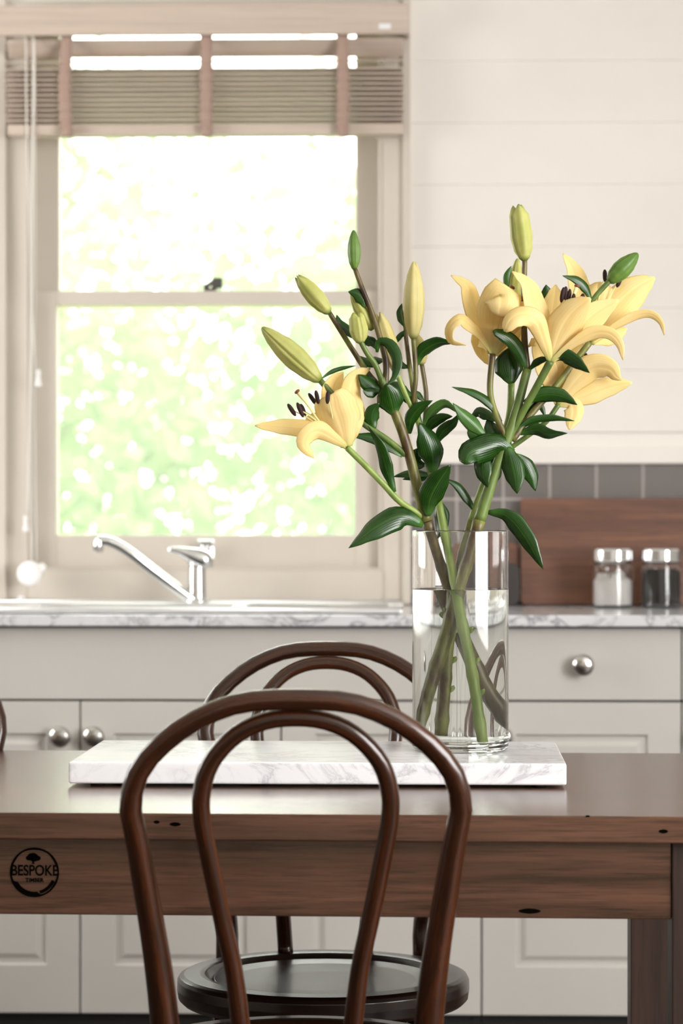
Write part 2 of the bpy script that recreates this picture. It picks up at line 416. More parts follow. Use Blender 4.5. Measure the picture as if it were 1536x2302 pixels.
tag(MB().box(cas_r, XR, YW-.016, YW, ZZ(1043, YW-.016), ZZ(1006, YW-.016), .004).build('trim_1', m_wall), kind='structure')

# tiles behind the worktop
tb = tag(MB().box(cas_r, XR, YW-.0016, YW+.0139, .929, ZZ(1043, YW)-.001).build('splashback', m_grout), 'pale grout bed behind the grey square tiles above the worktop', kind='structure'); W[tb] = Vector()
tw = 104.3*YW/F
rows = [(ZZ(1122, YW)+.0028, z0-.0015)]
zz = ZZ(1122, YW)
while zz > .94:
    rows.append((max(zz-tw+.0028, .9295), zz-.0028)); zz -= tw
tx = XX(1027, YW); tx -= tw*math.ceil((tx-cas_r)/tw)
while tx < 2.0:
    a, c = max(tx+.0030, cas_r+.001), tx+tw-.0030
    if c-a > .01:
        for r0, r1 in rows:
            if r1-r0 > .006:
                q = random.uniform(0, .0006)
                MB().box(a, c, YW-.003-q, YW+.0042, r0, r1, .0015, 1).build('tile', m_tile, tb)
    tx += tw

# window
wn = empty('window_1', (XX(462, YW), YW, wz0)); wn['kind'] = 'structure'; wn['label'] = 'double-hung sash window with pale painted frame above the sink'
def wbox(name, px0, px1, py0, py1, y0, y1, mat=m_trim, bev=.002, parent=wn):
    x0, x1 = XX(px0, y0), XX(px1, y0); za, zb = ZZ(py1, y0), ZZ(py0, y0)
    return MB().box(min(x0, x1), max(x0, x1), y0, y1, min(za, zb), max(za, zb), bev).build(name, mat, parent)
# jamb lining (deep box round the hole), casings, beads, sill apron
def window_frame(o, wn_):
    wbox('jamb', o+10, o+62, 0, 1352, 5.668, 5.86, parent=wn_); wbox('jamb', o+860, o+912, 0, 1352, 5.668, 5.86, parent=wn_)
    wbox('casing', o+-14, o+13, -30, 1358, 5.655, 5.694, parent=wn_); wbox('casing', o+905, o+923, -30, 1358, 5.655, 5.694, parent=wn_)
    wbox('head', o+62, o+860, 0, 42, 5.668, 5.86, parent=wn_)
    wbox('sill', o+62, o+860, 1282, 1352, 5.664, 5.86, parent=wn_)
    wbox('stop_bead', o+851, o+860, 62, 1282, 5.672, 5.70, parent=wn_); wbox('stop_bead', o+62, o+72, 62, 1282, 5.672, 5.70, parent=wn_); wbox('stop_bead', o+72, o+851, 1276, 1282, 5.672, 5.70, parent=wn_)
    us = empty('upper_sash', (XX(o+462, 5.755), 5.755, ZZ(680, 5.755)), parent=wn_)
    wbox('stile', o+62, o+133, 42, 690, 5.752, 5.79, parent=us); wbox('stile', o+800, o+860, 42, 690, 5.752, 5.79, parent=us)
    wbox('rail', o+133, o+800, 42, 62, 5.752, 5.79, parent=us); wbox('rail', o+133, o+800, 652, 690, 5.752, 5.79, parent=us)
    wbox('pane', o+131, o+802, 60, 654, 5.768, 5.772, m_pane, 0, us)
    ls = empty('lower_sash', (XX(o+462, 5.71), 5.71, ZZ(1275, 5.71)), parent=wn_)
    wbox('stile', o+64, o+127, 653, 1292, 5.704, 5.745, parent=ls); wbox('stile', o+798, o+857, 653, 1292, 5.704, 5.745, parent=ls)
    wbox('rail', o+127, o+798, 653, 684, 5.704, 5.745, parent=ls); wbox('rail', o+127, o+798, 1203, 1292, 5.704, 5.745, parent=ls)
    wbox('pane', o+125, o+800, 682, 1205, 5.722, 5.726, m_pane, 0, ls)
    wbox('fly_screen', o+62, o+860, 42, 1282, 5.81, 5.8105, m_screen, 0, parent=wn_)
window_frame(0, wn)
wn2 = empty('added_window', (XX(462+w2, YW), YW, wz0)); wn2['kind'] = 'structure'; wn2['label'] = 'unseen matching sash window added beyond the cord side to light the table'
window_frame(w2, wn2)  # never in view; put in for the sheen on the tabletop
lk = on(470, 652, 5.715)
b = MB(); b.box(lk.x-.012, lk.x+.016, 5.715, 5.735, lk.z-.002, lk.z+.006, .002); b.box(lk.x+.006, lk.x+.03, 5.712, 5.732, lk.z+.004, lk.z+.027, .002)
b.tube([(lk.x-.012, 5.724, lk.z+.006), (lk.x+.004, 5.722, lk.z+.016), (lk.x+.02, 5.72, lk.z+.018)], .005, 8)
b.build('sash_lock', m_lock, wn)
lf = on(465, 1258, 5.704)
b = MB(); b.box(lf.x-.016, lf.x+.016, 5.698, 5.704, lf.z-.004, lf.z+.030, .003)
b.tube(catmull([(lf.x, 5.70, lf.z+.004), (lf.x, 5.688, lf.z+.008), (lf.x, 5.676, lf.z+.022), (lf.x, 5.672, lf.z+.034)], 8), [.012, .012, .012, .012, .012, .012, .012, .013, .014], 10)
b.box(lf.x-.019, lf.x+.019, 5.668, 5.678, lf.z+.034, lf.z+.043, .004)
b.build('sash_lift', m_chrome, wn)

# ---------------------------------------------------------------- venetian blind
YS = 5.625
bl = empty('venetian_blind', (XX(462, YS), YS, ZZ(303, YS)), 'half raised pinkish-beige wooden slat blind bunched at the top of the window', 'blind')
wbox('valance', -18, 921, 8, 76, 5.575, 5.59, m_blind, .004, bl)
wbox('valance_return', 910, 921, 8, 76, 5.59, 5.655, m_blind, .002, bl)
wbox('headrail', 20, 905, 14, 66, 5.60, 5.65, m_blind, .003, bl)
wbox('label_tab', 852, 879, 53, 66, 5.5735, 5.575, m_plastic, .0005, bl)
def slat(py, tilt, name='slat', th=.003, dep=.05, dx=0):
    z = ZZ(py, YS); x0, x1 = XX(17+dx, YS), XX(907+dx, YS)
    b = MB(); b.box(x0, x1, -dep/2, dep/2, -th/2, th/2, th*.3, 1)
    bmesh.ops.rotate(b.bm, verts=b.bm.verts, cent=(0, 0, 0), matrix=Matrix.Rotation(math.radians(tilt), 3, 'X'))
    bmesh.ops.translate(b.bm, verts=b.bm.verts, vec=(0, YS, z)); return b.build(name, m_blind, bl)
slat(107, -40); slat(137, 9)
for i in range(11): slat(158+i*11.4, random.uniform(-.7, .5), th=.004, dx=random.uniform(-1.5, 1.5))
wbox('bottom_rail', 17, 907, 277, 301, 5.60, 5.65, m_blind, .003, bl)
for cx in (150, 464, 770):
    b = MB(); sway = random.uniform(-8, 8)
    n = 26; pts = []
    for i in range(n+1):
        t = i/n; py = 76+(290-76)*t
        z = ZZ(py, 5.585); amp = .004 if py > 135 else .0
        pts.append(Vector((XX(cx+sway*math.sin(t*3), 5.588), 5.590-amp*(1+math.sin(i*2.3))-.004*t, z)))
    rowv = []
    for i, p in enumerate(pts):
        wv = .0135*(1+(.10*math.sin(i*2.3) if i > 6 else -.12*math.sin(i/6*PI)))
        rowv.append([b.bm.verts.new(p+Vector((dx*wv, abs(dx)*.003, 0))) for dx in (-1, -.4, .4, 1)])
    for r0, r1 in zip(rowv, rowv[1:]):
        for q in range(3): b.bm.faces.new((r0[q], r0[q+1], r1[q+1], r1[q]))
    b.build('ladder_tape', m_tape, bl, smooth=True, solid=.0015)
    p = on(cx+2, 296, 5.582)
    b = MB(); b.lathe([(0, .012), (.009, .011), (.013, .004), (.013, -.004), (.010, -.011), (0, -.012)], 14, p); b.build('tape_button', m_tape, bl)
def cord(pts, r=.0016):
    b = MB(); b.tube(catmull([on(x, y, Y) for x, y, Y in pts], 24), r, 6); b.build('cord', m_cord, bl)
cord([(58, 70, 5.588), (60, 300, 5.595), (66, 480, 5.60), (72, 700, 5.61), (80, 830, 5.612)])
cord([(76, 70, 5.588), (74, 300, 5.595), (73, 520, 5.604), (71, 700, 5.612), (62, 1160, 5.615)], .0022)
cord([(70, 300, 5.60), (74, 560, 5.612), (70, 850, 5.617), (72, 1262, 5.62)])
cord([(78, 90, 5.595), (80, 560, 5.615), (78, 850, 5.62), (82, 1262, 5.62)])
for x, y, h in ((86, 830, .038), (58, 1158, .036)):
    p = on(x, y, 5.612); b = MB()
    b.lathe([(0, 0), (.004, -.001), (.0062, -.006), (.0045, -.014), (.0055, -.022), (.0078, -h+.004), (.006, -h), (0, -h)], 14, p); b.build('cord_tassel', m_plastic, bl)
p = on(67, 1289, 5.60); Mx = Matrix.Rotation(PI/2, 4, 'X')
b = MB(); b.lathe([(0, -.02), (.024, -.02), (.0265, -.012), (.0275, 0), (.0265, .009), (.021, .013), (0, .0145)], 28, p, Mx)
b.lathe([(0, -.012), (.010, -.012), (.011, .0), (.008, .008), (0, .009)], 14, p+Vector((.025, .0, .012)), Mx); b.build('cord_tensioner', m_plastic, bl)
p = on(48, 1347, 5.63); b = MB(); b.lathe([(0, .009), (.006, .007), (.0105, -.002), (.009, -.009), (0, -.010)], 14, p); b.build('cord_tassel', m_plastic, bl)

# ---------------------------------------------------------------- worktop, sink, tap
ZC = .928
sx0, sx1 = XX(-330, 5.3), XX(700, 5.3)
bx0, bx1, by0, by1 = XX(60, 5.3), XX(520, 5.3), 5.17, 5.47
cx0, cx1 = XX(-520, YC), XX(2100, YC)
ct = empty('worktop', (0, 5.36, ZC-.022), 'white grey-veined marble worktop running along the back wall', 'worktop')
b = MB(); b.box(cx0, cx1, 5.05, by0-.004, ZC-.022, ZC, .003); b.box(cx0, cx1, by1+.004, YW-.004, ZC-.022, ZC, .002)
b.box(cx0, bx0-.004, by0-.004, by1+.004, ZC-.022, ZC); b.box(bx1+.004, cx1, by0-.004, by1+.004, ZC-.022, ZC)
b.build('slab', m_counter, ct)
MB().box(cx0, cx1, 5.092, 5.66, ZC-.0262, ZC-.022).build('substrate', m_dark, ct)  # shadow gap put into the colour of this recessed strip
b = MB()                                     # inset sink: raised rim, bowl, drainer grooves
sk = empty('inset_sink', ((bx0+bx1)/2, 5.35, ZC), 'brushed steel inset sink and drainer sunk into the marble worktop under the window', 'sink')
X0, X1, Y0_, Y1_ = XX(-330, 5.3), XX(905, 5.3), 5.105, 5.60
zr = ZC+.001
b.box(X0, X1, Y0_, by0, zr, zr+.008, .003); b.box(X0, X1, by1, Y1_, zr, zr+.008, .003)
b.box(X0, bx0, by0, by1, zr, zr+.005); b.box(bx1, X1, by0, by1, zr, zr+.005)
for (xa, xb) in ((X0, X1),):
    b.tube([(xa, Y0_+.004, zr+.008), (xb, Y0_+.004, zr+.008)], .004, 8); b.tube([(xa, Y1_-.004, zr+.008), (xb, Y1_-.004, zr+.008)], .004, 8)
b.build('rim', m_steel, sk)
b = MB(); zb = .775
b.box(bx0, bx1, by0, by0+.0015, zb, zr+.005); b.box(bx0, bx1, by1-.0015, by1, zb, zr+.005); b.box(bx0, bx0+.0015, by0, by1, zb, zr+.005); b.box(bx1-.0015, bx1, by0, by1, zb, zr+.005); b.box(bx0, bx1, by0, by1, zb-.0015, zb)
b.build('bowl', m_steel, sk)
for i in range(9):
    y = by0+.03+i*.03; MB().tube([(bx1+.03, y, zr+.0055), (X1-.03, y, zr+.0055)], .003, 6).build('drainer_rib', m_steel, sk)
zd = zr+.008
fc = on(443, 1360, 5.53); fb = Vector((fc.x, 5.53, zd))
tp = empty('mixer_tap', fb, 'chrome single lever mixer tap with long angled spout behind the sink', 'tap')
MB().lathe([(0, 0), (.028, 0), (.029, .004), (.027, .007), (.0225, .009), (.0215, .03), (.0205, .075), (.021, .082), (.0215, .086), (.0195, .090), (0, .091)], 28, fb).build('body', m_chrome, tp)
pts = [on(x, y, Y) for x, y, Y in ((440, 1352, 5.522), (415, 1336, 5.515), (350, 1288, 5.50), (295, 1245, 5.487), (262, 1224, 5.48), (236, 1215, 5.474), (216, 1217, 5.47))]
b = MB(); b.tube(catmull(pts, 24), [.0125]*5+[.0125-.00008*i for i in range(20)], 14); b.build('spout', m_chrome, tp)
p = on(221, 1226, 5.471); b = MB(); b.lathe([(0, .010), (.0115, .010), (.012, 0), (.0115, -.013), (.009, -.0145), (0, -.0145)], 18, p); b.build('aerator', m_chrome, tp)
lp = [on(x, y, Y) for x, y, Y in ((480, 1272, 5.53), (454, 1257, 5.525), (420, 1244, 5.515), (395, 1237, 5.508), (377, 1236, 5.504))]
b = MB(); b.tube(catmull(lp, 12), [.006, .016, .0205, .0215, .0205, .0185, .016, .0135, .0115, .0095, .008, .0065, .003], 14)
c0 = on(443, 1262, 5.53)
for v in b.bm.verts: v.co.z = v.co.z if v.co.z > c0.z-.012 else c0.z-.012+(v.co.z-c0.z+.012)*.3
b.lathe([(0, -.002), (.0205, -.002), (.0205, .012), (.015, .018), (0, .020)], 24, fb+Vector((0, 0, .089))); b.build('lever', m_chrome, tp)

# ---------------------------------------------------------------- cabinets
seam = [XX(px, YC) for px in (-723, -272, 180, 632, 1083, 1533, 1983)]
GAP = .0016
def fielded(x0, x1, z0, z1, st, rt, rb, y=YC, th=.018):
    """panelled door: flat frame, sloped moulding, raised field"""
    b = MB(); bm = b.bm
    rings = []
    for ins, dep in ((0, .0015), (.0015, 0), (1, 0), (1.004, .0075), (1.012, .0075), (1.022, .002)):
        if ins < 1: a = (x0+ins, x1-ins, z0+ins, z1-ins)
        else: e = ins-1; a = (x0+st+e, x1-st-e, z0+rb+e, z1-rt-e)
        rings.append([bm.verts.new((a[0], y+dep, a[2])), bm.verts.new((a[1], y+dep, a[2])), bm.verts.new((a[1], y+dep, a[3])), bm.verts.new((a[0], y+dep, a[3]))])
    back = [bm.verts.new((x, y+th, z)) for x, z in ((x0, z0), (x1, z0), (x1, z1), (x0, z1))]
    for r0, r1 in zip([back]+rings, rings):
        for k in range(4): bm.faces.new((r0[k], r0[(k+1) % 4], r1[(k+1) % 4], r1[k]))
    bm.faces.new(rings[-1]); bm.faces.new(list(reversed(back))); return b
def knob(px, py, parent):
    p = on(px, py, YC-.001); Mx = Matrix.Rotation(PI/2, 4, 'X')
    b = MB(); b.lathe([(0, 0), (.0105, 0), (.0105, .003), (.0065, .005), (.006, .012), (.010, .016), (.0185, .019), (.0215, .023), (.0205, .028), (.015, .033), (.007, .0355), (0, .036)], 28, p, Mx)
    return b.build('knob', m_nickel, parent)
ZF0, ZF1, ZD0, ZD1 = ZZ(1573, YC), ZZ(1412, YC), ZZ(2281, YC), ZZ(1578, YC)
def cabinet(i0, i1, label, drawers, knobs):
    x0, x1 = seam[i0], seam[i1]
    t = empty('base_cabinet', ((x0+x1)/2, YC+.28, 0), label, 'cabinet')
    b = MB(); b.box(x0+.001, x0+.017, YC+.0185, 5.64, .12, .90); b.box(x1-.017, x1-.001, YC+.0185, 5.64, .12, .90)
    b.box(x0+.017, x1-.017, YC+.0185, 5.64, .12, .138); b.box(x0+.017, x1-.017, YC+.022, YC+.04, .138, .90); b.build('carcass', m_dark, t)
    MB().box(x0, x1, YC+.05, YC+.066, 0, .12).build('kickboard', m_kick, t)
    if drawers:
        d = MB().box(x0+GAP, x1-GAP, YC, YC+.018, ZF0, ZF1, .0015).build('drawer', m_cab, t)
        knob((1083+1533)/2+2 + (i0-4)*450, 1494, d)
    else:
        MB().box(x0+GAP, x1-GAP, YC, YC+.018, ZF0, ZF1, .0015).build('false_front', m_cab, t)
    for i in range(i0, i1):
        d = fielded(seam[i]+GAP, seam[i+1]-GAP, ZD0, ZD1, .063, .062, .093).build('door', m_cab, t)
        if i in knobs: knob(knobs[i], 1655, d)
cabinet(1, 4, 'greige sink cabinet with plain false front over three panelled doors', False, {1: 138, 2: 214, 3: 1046})
cabinet(4, 5, 'greige cabinet with one drawer over a panelled door behind the glass vase', True, {4: 1128})
cabinet(5, 6, 'greige cabinet mostly hidden, only a sliver beyond the drawer unit', True, {5: 1575})
cabinet(0, 1, 'greige cabinet at the far end of the row beyond the sink cabinet', True, {0: -310})

# ---------------------------------------------------------------- on the worktop
bz = ZC+.0005
def leaning(outline, th, y_foot, tilt, name, mat, label, cat):
    b = MB(); b.prism(outline, -th/2, th/2)
    es = [e for e in b.bm.edges]; bmesh.ops.bevel(b.bm, geom=es, offset=.002, segments=1, affect='EDGES')
    o = b.build(name, mat); zmin = th/2*math.sin(tilt)
    o.location = (0, y_foot, bz+zmin); o.rotation_euler = (-tilt, 0, 0); return tag(o, label, cat)
def rrect(x0, x1, z0, z1, r, n=5):
    out = []
    for cx, cz_, a0 in ((x1-r, z0+r, -PI/2), (x1-r, z1-r, 0), (x0+r, z1-r, PI/2), (x0+r, z0+r, PI)):
        for k in range(n+1): out.append((cx+r*math.cos(a0+PI/2*k/n), cz_+r*math.sin(a0+PI/2*k/n)))
    return out
x0, x1 = XX(1172, 5.62), XX(1760, 5.62); h = ZZ(1121, 5.63)-bz
leaning(rrect(x0, x1, 0, h, .006), .022, 5.628, math.radians(6.5), 'chopping_board', m_board, 'large brown wooden chopping board leaning on the grey tiles behind two jars', 'chopping board')
leaning(rrect(XX(1010, 5.62), x0-.004, 0, ZZ(1222, 5.63)-bz, .008), .018, 5.645, math.radians(5), 'serving_paddle', m_board, 'low reddish wooden board tucked between glass vase and the large chopping board', 'board')
leaning(rrect(XX(1062, 5.58), XX(1170, 5.58), 0, ZZ(1266, 5.59)-bz, .014), .012, 5.60, math.radians(5), 'slate_board', m_slate, 'small dark round-cornered slate leaning before the low wooden board', 'board')
def jar(px, label, contents_label, mat, level):
    d = 5.50; cx = on(px, 1362, d).x; o = Vector((cx, d, bz)); R = .044
    t = empty('storage_jar', o, label, 'jar', 'glass jars with steel lids')
    MB().lathe([(0, 0), (R-.004, 0), (R, .004), (R, .086), (R-.004, .091), (R-.005, .094), (R-.008, .094), (R-.0075, .090), (R-.003, .085), (R-.003, .006), (R-.006, .004), (0, .004)], 36, o).build('glass_body', m_glass, t)
    MB().lathe([(0, .0945), (R-.004, .0945), (R-.001, .0955), (R, .098), (R, .119), (R-.003, .1225), (R-.008, .1235), (0, .1235)], 36, o).build('lid', m_chrome, t)
    b = MB()
    rr = R-.004
    b.lathe([(0, .0045), (rr-.001, .005), (rr, .007), (rr, level*.9), (rr*.8, level), (rr*.4, level*.93), (0, level)], 24, o)
    if mat is m_sugar:
        for k in range(14):
            a = random.uniform(0, 2*PI); q = random.uniform(.0, .028); s_ = random.uniform(.005, .009)
            r = bmesh.ops.create_cube(b.bm, size=s_*1.7); bmesh.ops.rotate(b.bm, verts=r['verts'], matrix=Matrix.Rotation(a, 3, 'Z') @ Matrix.Rotation(a*2, 3, 'X'), cent=(0, 0, 0))
            bmesh.ops.translate(b.bm, verts=r['verts'], vec=o+Vector((q*math.cos(a), q*math.sin(a), level+random.uniform(-.006, .006))))
    c = b.build('sugar' if mat is m_sugar else 'coffee', mat, org=o); tag(c, contents_label, 'food', kind='stuff')
    return t
jar(1378, 'clear glass jar of white sugar with shiny steel lid, nearer the vase', 'white lump sugar filling the clear jar', m_sugar, .062)
jar(1487, 'clear glass jar of dark coffee with shiny steel lid, beside the sugar jar', 'dark coffee filling the second jar', m_coffee, .080)

# ---------------------------------------------------------------- dining table
TA = -.026                                    # the table stands slightly askew
tf = at(768, 1831, 3.213)
tbl = empty('dining_table', (0, 0, 0), 'long reddish-brown hardwood dining table with a burnt round brand on its apron', 'table')
TZ = .75; x0, x1 = -1.45, .565; WD = .872
MB().box(x0, x1, 0, WD, TZ-.033, TZ, .002).build('tabletop', m_table, tbl)
za, zb = TZ-.034-.0945, TZ-.034
lx0, lx1 = .404, .500
MB().box(-1.30, lx0-.0005, .021, .045, za, zb, .0015).build('apron', m_table, tbl)
MB().box(-1.30, lx0-.0005, WD-.045, WD-.021, za, zb, .0015).build('apron', m_table, tbl)
MB().box(lx1-.035, lx1-.012, .10, WD-.10, za, zb, .0015).build('apron', m_table, tbl)
for a, c, d, e in ((lx0, lx1, .018, .098), (lx0-.008, lx1, WD-.106, WD-.018), (-1.39, -1.30, .018, .098), (-1.39, -1.30, WD-.106, WD-.018)):
    MB().box(a, c, d, e, 0, TZ-.0335, .002).build('leg', m_leg, tbl)
# burnt brand
bp = (at(68, 1962, 3.25)-Vector((tf.x, tf.y, 0))); brx = bp.x+.004; brz = bp.z
br = empty('brand_mark', (brx, .0205, brz), parent=tbl); br['label'] = 'burnt round maker mark with a tree'
R0 = .0308
b = MB()
for k in range(48):
    a0, a1 = 2*PI*k/48, 2*PI*(k+1)/48
    def wdt(a): return .0022+(.0045 if 3.6 < a < 4.85 else .0008*math.sin(3*a)**2)
    q = [(R0*math.cos(a), R0*math.sin(a)) for a in (a0, a1)]+[((R0-wdt(a))*math.cos(a), (R0-wdt(a))*math.sin(a)) for a in (a1, a0)]
    b.prism([(brx+x, brz+z) for x, z in q], .0203, .0212)
for k in range(10):
    a0, a1 = 4.98+.09*k, 4.98+.09*(k+1)
    q = [(.0275*math.cos(a0), .0275*math.sin(a0)), (.0275*math.cos(a1), .0275*math.sin(a1)), (.0235*math.cos(a1), .0235*math.sin(a1)), (.0235*math.cos(a0), .0235*math.sin(a0))]
    b.prism([(brx+x, brz+z) for x, z in q], .0203, .0212)
b.build('ring', m_brand, br)
b = MB()
for x, z, r in ((0, .0195, .0062), (-.0048, .0178, .0042), (.0052, .0176, .0045), (.001, .0172, .0055), (-.002, .0205, .0045)):
    b.prism([(brx-.0018+x+r*math.cos(2*PI*k/12), brz+z+r*.75*math.sin(2*PI*k/12)) for k in range(12)], .0203, .0212)
b.prism([(brx-.0035+p, brz+q) for p, q in ((0.0, .0105), (.0042, .0105), (.003, .0125), (.0028, .017), (.0009, .017), (.001, .0125))], .0203, .0212)
b.build('tree', m_brand, br)
def text(s, size, x, z, parent, sx=1.0, bold=0):
    c = bpy.data.curves.new('lettering', 'FONT'); c.body = s; c.size = size; c.align_x = 'CENTER'; c.align_y = 'CENTER'; c.extrude = .0004; c.offset = bold*.4
    o = bpy.data.objects.new('lettering', c); C.objects.link(o); bpy.context.view_layer.update()
    me = bpy.data.meshes.new_from_object(o.evaluated_get(bpy.context.evaluated_depsgraph_get())); bpy.data.objects.remove(o)
    me.transform(Matrix.Translation((x-W[parent].x, .0207-W[parent].y, z-W[parent].z)) @ Matrix.Rotation(PI/2, 4, 'X') @ Matrix.Diagonal((sx, 1, 1, 1)))
    me.materials.clear(); me.materials.append(m_brand); new_ob('lettering', me, parent)
text('BESPOKE', .0185, brx, brz+.0018, br, .80, .0008); text('TIMBER', .0068, brx, brz-.0098, br, 1.0, .0005)
for (px, py, yl, rx_, rz_) in ((352, 1848, 0, .004, .0022), (394, 1853, 0, .007, .0026), (1492, 1869, 0, .006, .0026), (1190, 2048, .021, .014, .0034), (1322, 1835, 0, .003, .0012)):
    p = at(px, py, 3.213-(px-768)/F*.17+yl)-Vector((tf.x, tf.y, 0))
    MB().prism([(p.x+rx_*math.cos(2*PI*k/14)*abs(math.cos(2*PI*k/14))**.4, p.z+rz_*math.sin(2*PI*k/14)) for k in range(14)], yl-.0003, yl+.002).build('knot', m_brand, tbl)
tbl.location = (tf.x, tf.y, 0); tbl.rotation_euler = (0, 0, TA)

# marble slab on the table
sc = at(712, 1771, 3.534)
sb = MB(); sb.box(-.336, .336, 0, .352, .004, .0335, .004, 3)
slab = empty('marble_slab', (0, 0, 0), 'thick white veined marble serving slab lying on the table under the vase', 'serving board')
sb.build('slab', m_slab, slab)
for x, y in ((-.3, .03), (.3, .03), (-.3, .32), (.3, .32)): MB().lathe([(0, 0), (.010, 0), (.010, .0042), (0, .0042)], 12, (x, y, 0)).build('foot', m_slate, slab)
slab.location = (sc.x, sc.y, TZ+.0003); slab.rotation_euler = (0, 0, -.012)
ZS = TZ+.0338

# ---------------------------------------------------------------- bentwood chairs
SD = 3.29                                      # seat centre of the near chair, metres ahead
def cl(dx, py, off=0.0):
    z = .9
    for _ in range(20):
        d = SD-(.19+max(z-.45, 0)*.28)-off; z = CAM.z-(py-HY)/F*d
    return Vector((dx/F*d, -(.19+max(z-.45, 0)*.28)-off, z))
def hoop(half, lower, radii_tab, off=0.0):
    R = [cl(x, y, off) for x, y in half]+[Vector(p) for p in lower]
    L = [Vector((-p.x, p.y, p.z)) for p in R[1:]]
    P = catmull(list(reversed(L))+R, 90)
    return P, [lerp_table(radii_tab, p.z) for p in P]
def make_chair(label):
    t = empty('bentwood_chair', (0, 0, 0), label, 'chair', 'bentwood chairs around the dining table')
    P, Rr = hoop([(0, 1572), (110, 1578), (190, 1602), (262, 1642), (325, 1697), (360, 1750), (371, 1800), (370, 1835), (359, 1880), (329, 2056), (311, 2173), (297, 2302)],
                 [(.151, -.197, .44), (.168, -.225, .22), (.186, -.262, 0.0)], [(0, .013), (.3, .0165), (.5, .0175), (.58, .0166), (.65, .0152), (.76, .0134), (.82, .0127), (.93, .0119)])
    MB().tube(P, Rr, 16).build('back_hoop', m_chair, t)
    P, Rr = hoop([(0, 1613), (65, 1620), (125, 1646), (175, 1692), (202, 1740), (213, 1795), (212, 1830), (205, 1880), (169, 2056), (143, 2173), (127, 2302)],
                 [(.060, -.172, .448)], [(0, .0125), (.5, .0118), (.6, .0108), (.92, .0105)], -.004)
    MB().tube(P, Rr, 14).build('inner_hoop', m_chair, t)
    s = MB().lathe([(.160, .440), (.163, .4445), (.1665, .4475), (.172, .4515), (.180, .4525), (.203, .4515), (.2095, .4485), (.2125, .443), (.213, .430), (.211, .417), (.205, .411), (.190, .409), (.160, .412), (.160, .440)], 56).build('seat', m_seat, t)
    MB().lathe([(0, .4385), (.08, .4392), (.135, .4418), (.1595, .4448), (.1605, .438), (0, .432)], 56).build('seat_panel', m_seat, s)
    for sx in (-1, 1):
        MB().tube(catmull([(sx*.135, .125, .418), (sx*.148, .142, .25), (sx*.165, .168, 0)], 12), [.0165-.0004*i for i in range(13)], 14).build('leg', m_seat, t)
    MB().tube([(.150*math.cos(2*PI*k/40), .150*math.sin(2*PI*k/40)-.03, .21) for k in range(40)], .0095, 10, closed=True).build('stretcher_ring', m_seat, t)
    return t
ch = make_chair('dark bentwood chair seen from behind, its double hoop before the table and slab')
c0 = at(674, 1170, SD); ch.location = (c0.x, c0.y, 0); ch.rotation_euler = (0, 0, YAW)
ch2 = copy_tree(ch); c0 = at(727, 1170, 3.825); ch2.location = (c0.x, c0.y, 0); ch2.rotation_euler = (0, 0, PI+YAW-.01)
ch2['label'] = 'bentwood chair across the table with its seat pushed in under it'
ch3 = copy_tree(ch2); c0 = at(-284, 1170, 4.15)-FW*.31; ch3.location = (c0.x, c0.y, 0); ch3.rotation_euler = (0, 0, PI-.02)
ch3['label'] = 'bentwood chair mostly out of sight, a sliver of hoop beside the paired cabinet knobs'

# ---------------------------------------------------------------- vase and water
VD = 3.73
vc = at(1035.5, 1170, VD); vo = Vector((vc.x, vc.y, ZS)); VR = .0685; VH = 1.096-ZS; VW = .0036
vase = empty('glass_vase', vo, 'tall clear cylinder vase half full of water standing on the marble slab', 'vase')
MB().lathe([(0, .0005), (VR-.006, .0005), (VR-.0015, .0025), (VR, .006), (VR, VH-.001), (VR-.001, VH), (VR-VW+.001, VH), (VR-VW, VH-.001), (VR-VW, .016), (VR-VW-.004, .0125), (VR-VW-.012, .0115), (0, .0115)], 96, vo).build('glass_body', m_glass, vase)
WZ = 1.012-ZS; wr = VR-VW+.0004
wt = MB().lathe([(0, .0112), (wr-.012, .0112), (wr-.004, .0122), (wr, .016), (wr, WZ+.0012), (wr-.0012, WZ+.0003), (wr-.004, WZ), (0, WZ)], 96, vo).build('water', m_water, org=vo)
tag(wt, 'clear water in the lower part of the glass vase', 'water', kind='stuff')

# ---------------------------------------------------------------- lilies
PX = VD/F                                     # metres per pixel of the photograph at the vase
LEAF = [(0, .22), (.12, .5), (.38, 1), (.65, .88), (.88, .4), (1, .02)]
LEAFB = [(0, .25), (.15, .6), (.45, 1), (.75, .95), (.92, .6), (1, .08)]
PETAL = [(0, .24), (.2, .55), (.48, 1), (.72, .84), (.9, .45), (1, .05)]
PETALB = [(0, .26), (.2, .6), (.5, 1), (.8, 1), (.94, .7), (1, .15)]
def path(pts, d0=0.0, d1=0.0):
    n = len(pts)-1; out = []
    for i, p in enumerate(pts):
        dz = p[2] if len(p) > 2 else d0+(d1-d0)*i/n
        out.append(at(p[0], p[1], VD+dz))
    return out
def leaf(parent, pts, wd, d0=0.0, d1=0.0, roll=(0, 0), fold=.12, mat=None, prof=LEAF, cup=.05):
    b = MB(); b.ribbon(path(pts, d0, d1), wd*PX*1.12, prof, roll[0], roll[1], cup, fold, .012, 16, 6)
    return b.build('leaf', mat or m_leaf, parent, normals=False, solid=.0007)
def branch(parent, pts, r0, r1, d0=0.0, d1=0.0, mat=None, name='branch', nodes=0):
    P = catmull(path(pts, d0, d1), 26)
    R = [(r0+(r1-r0)*i/26)*PX*(1.0+(.16 if nodes and i % nodes == 2 else 0)) for i in range(27)]
    return MB().tube(P, R, 12).build(name, mat or m_stem, parent)
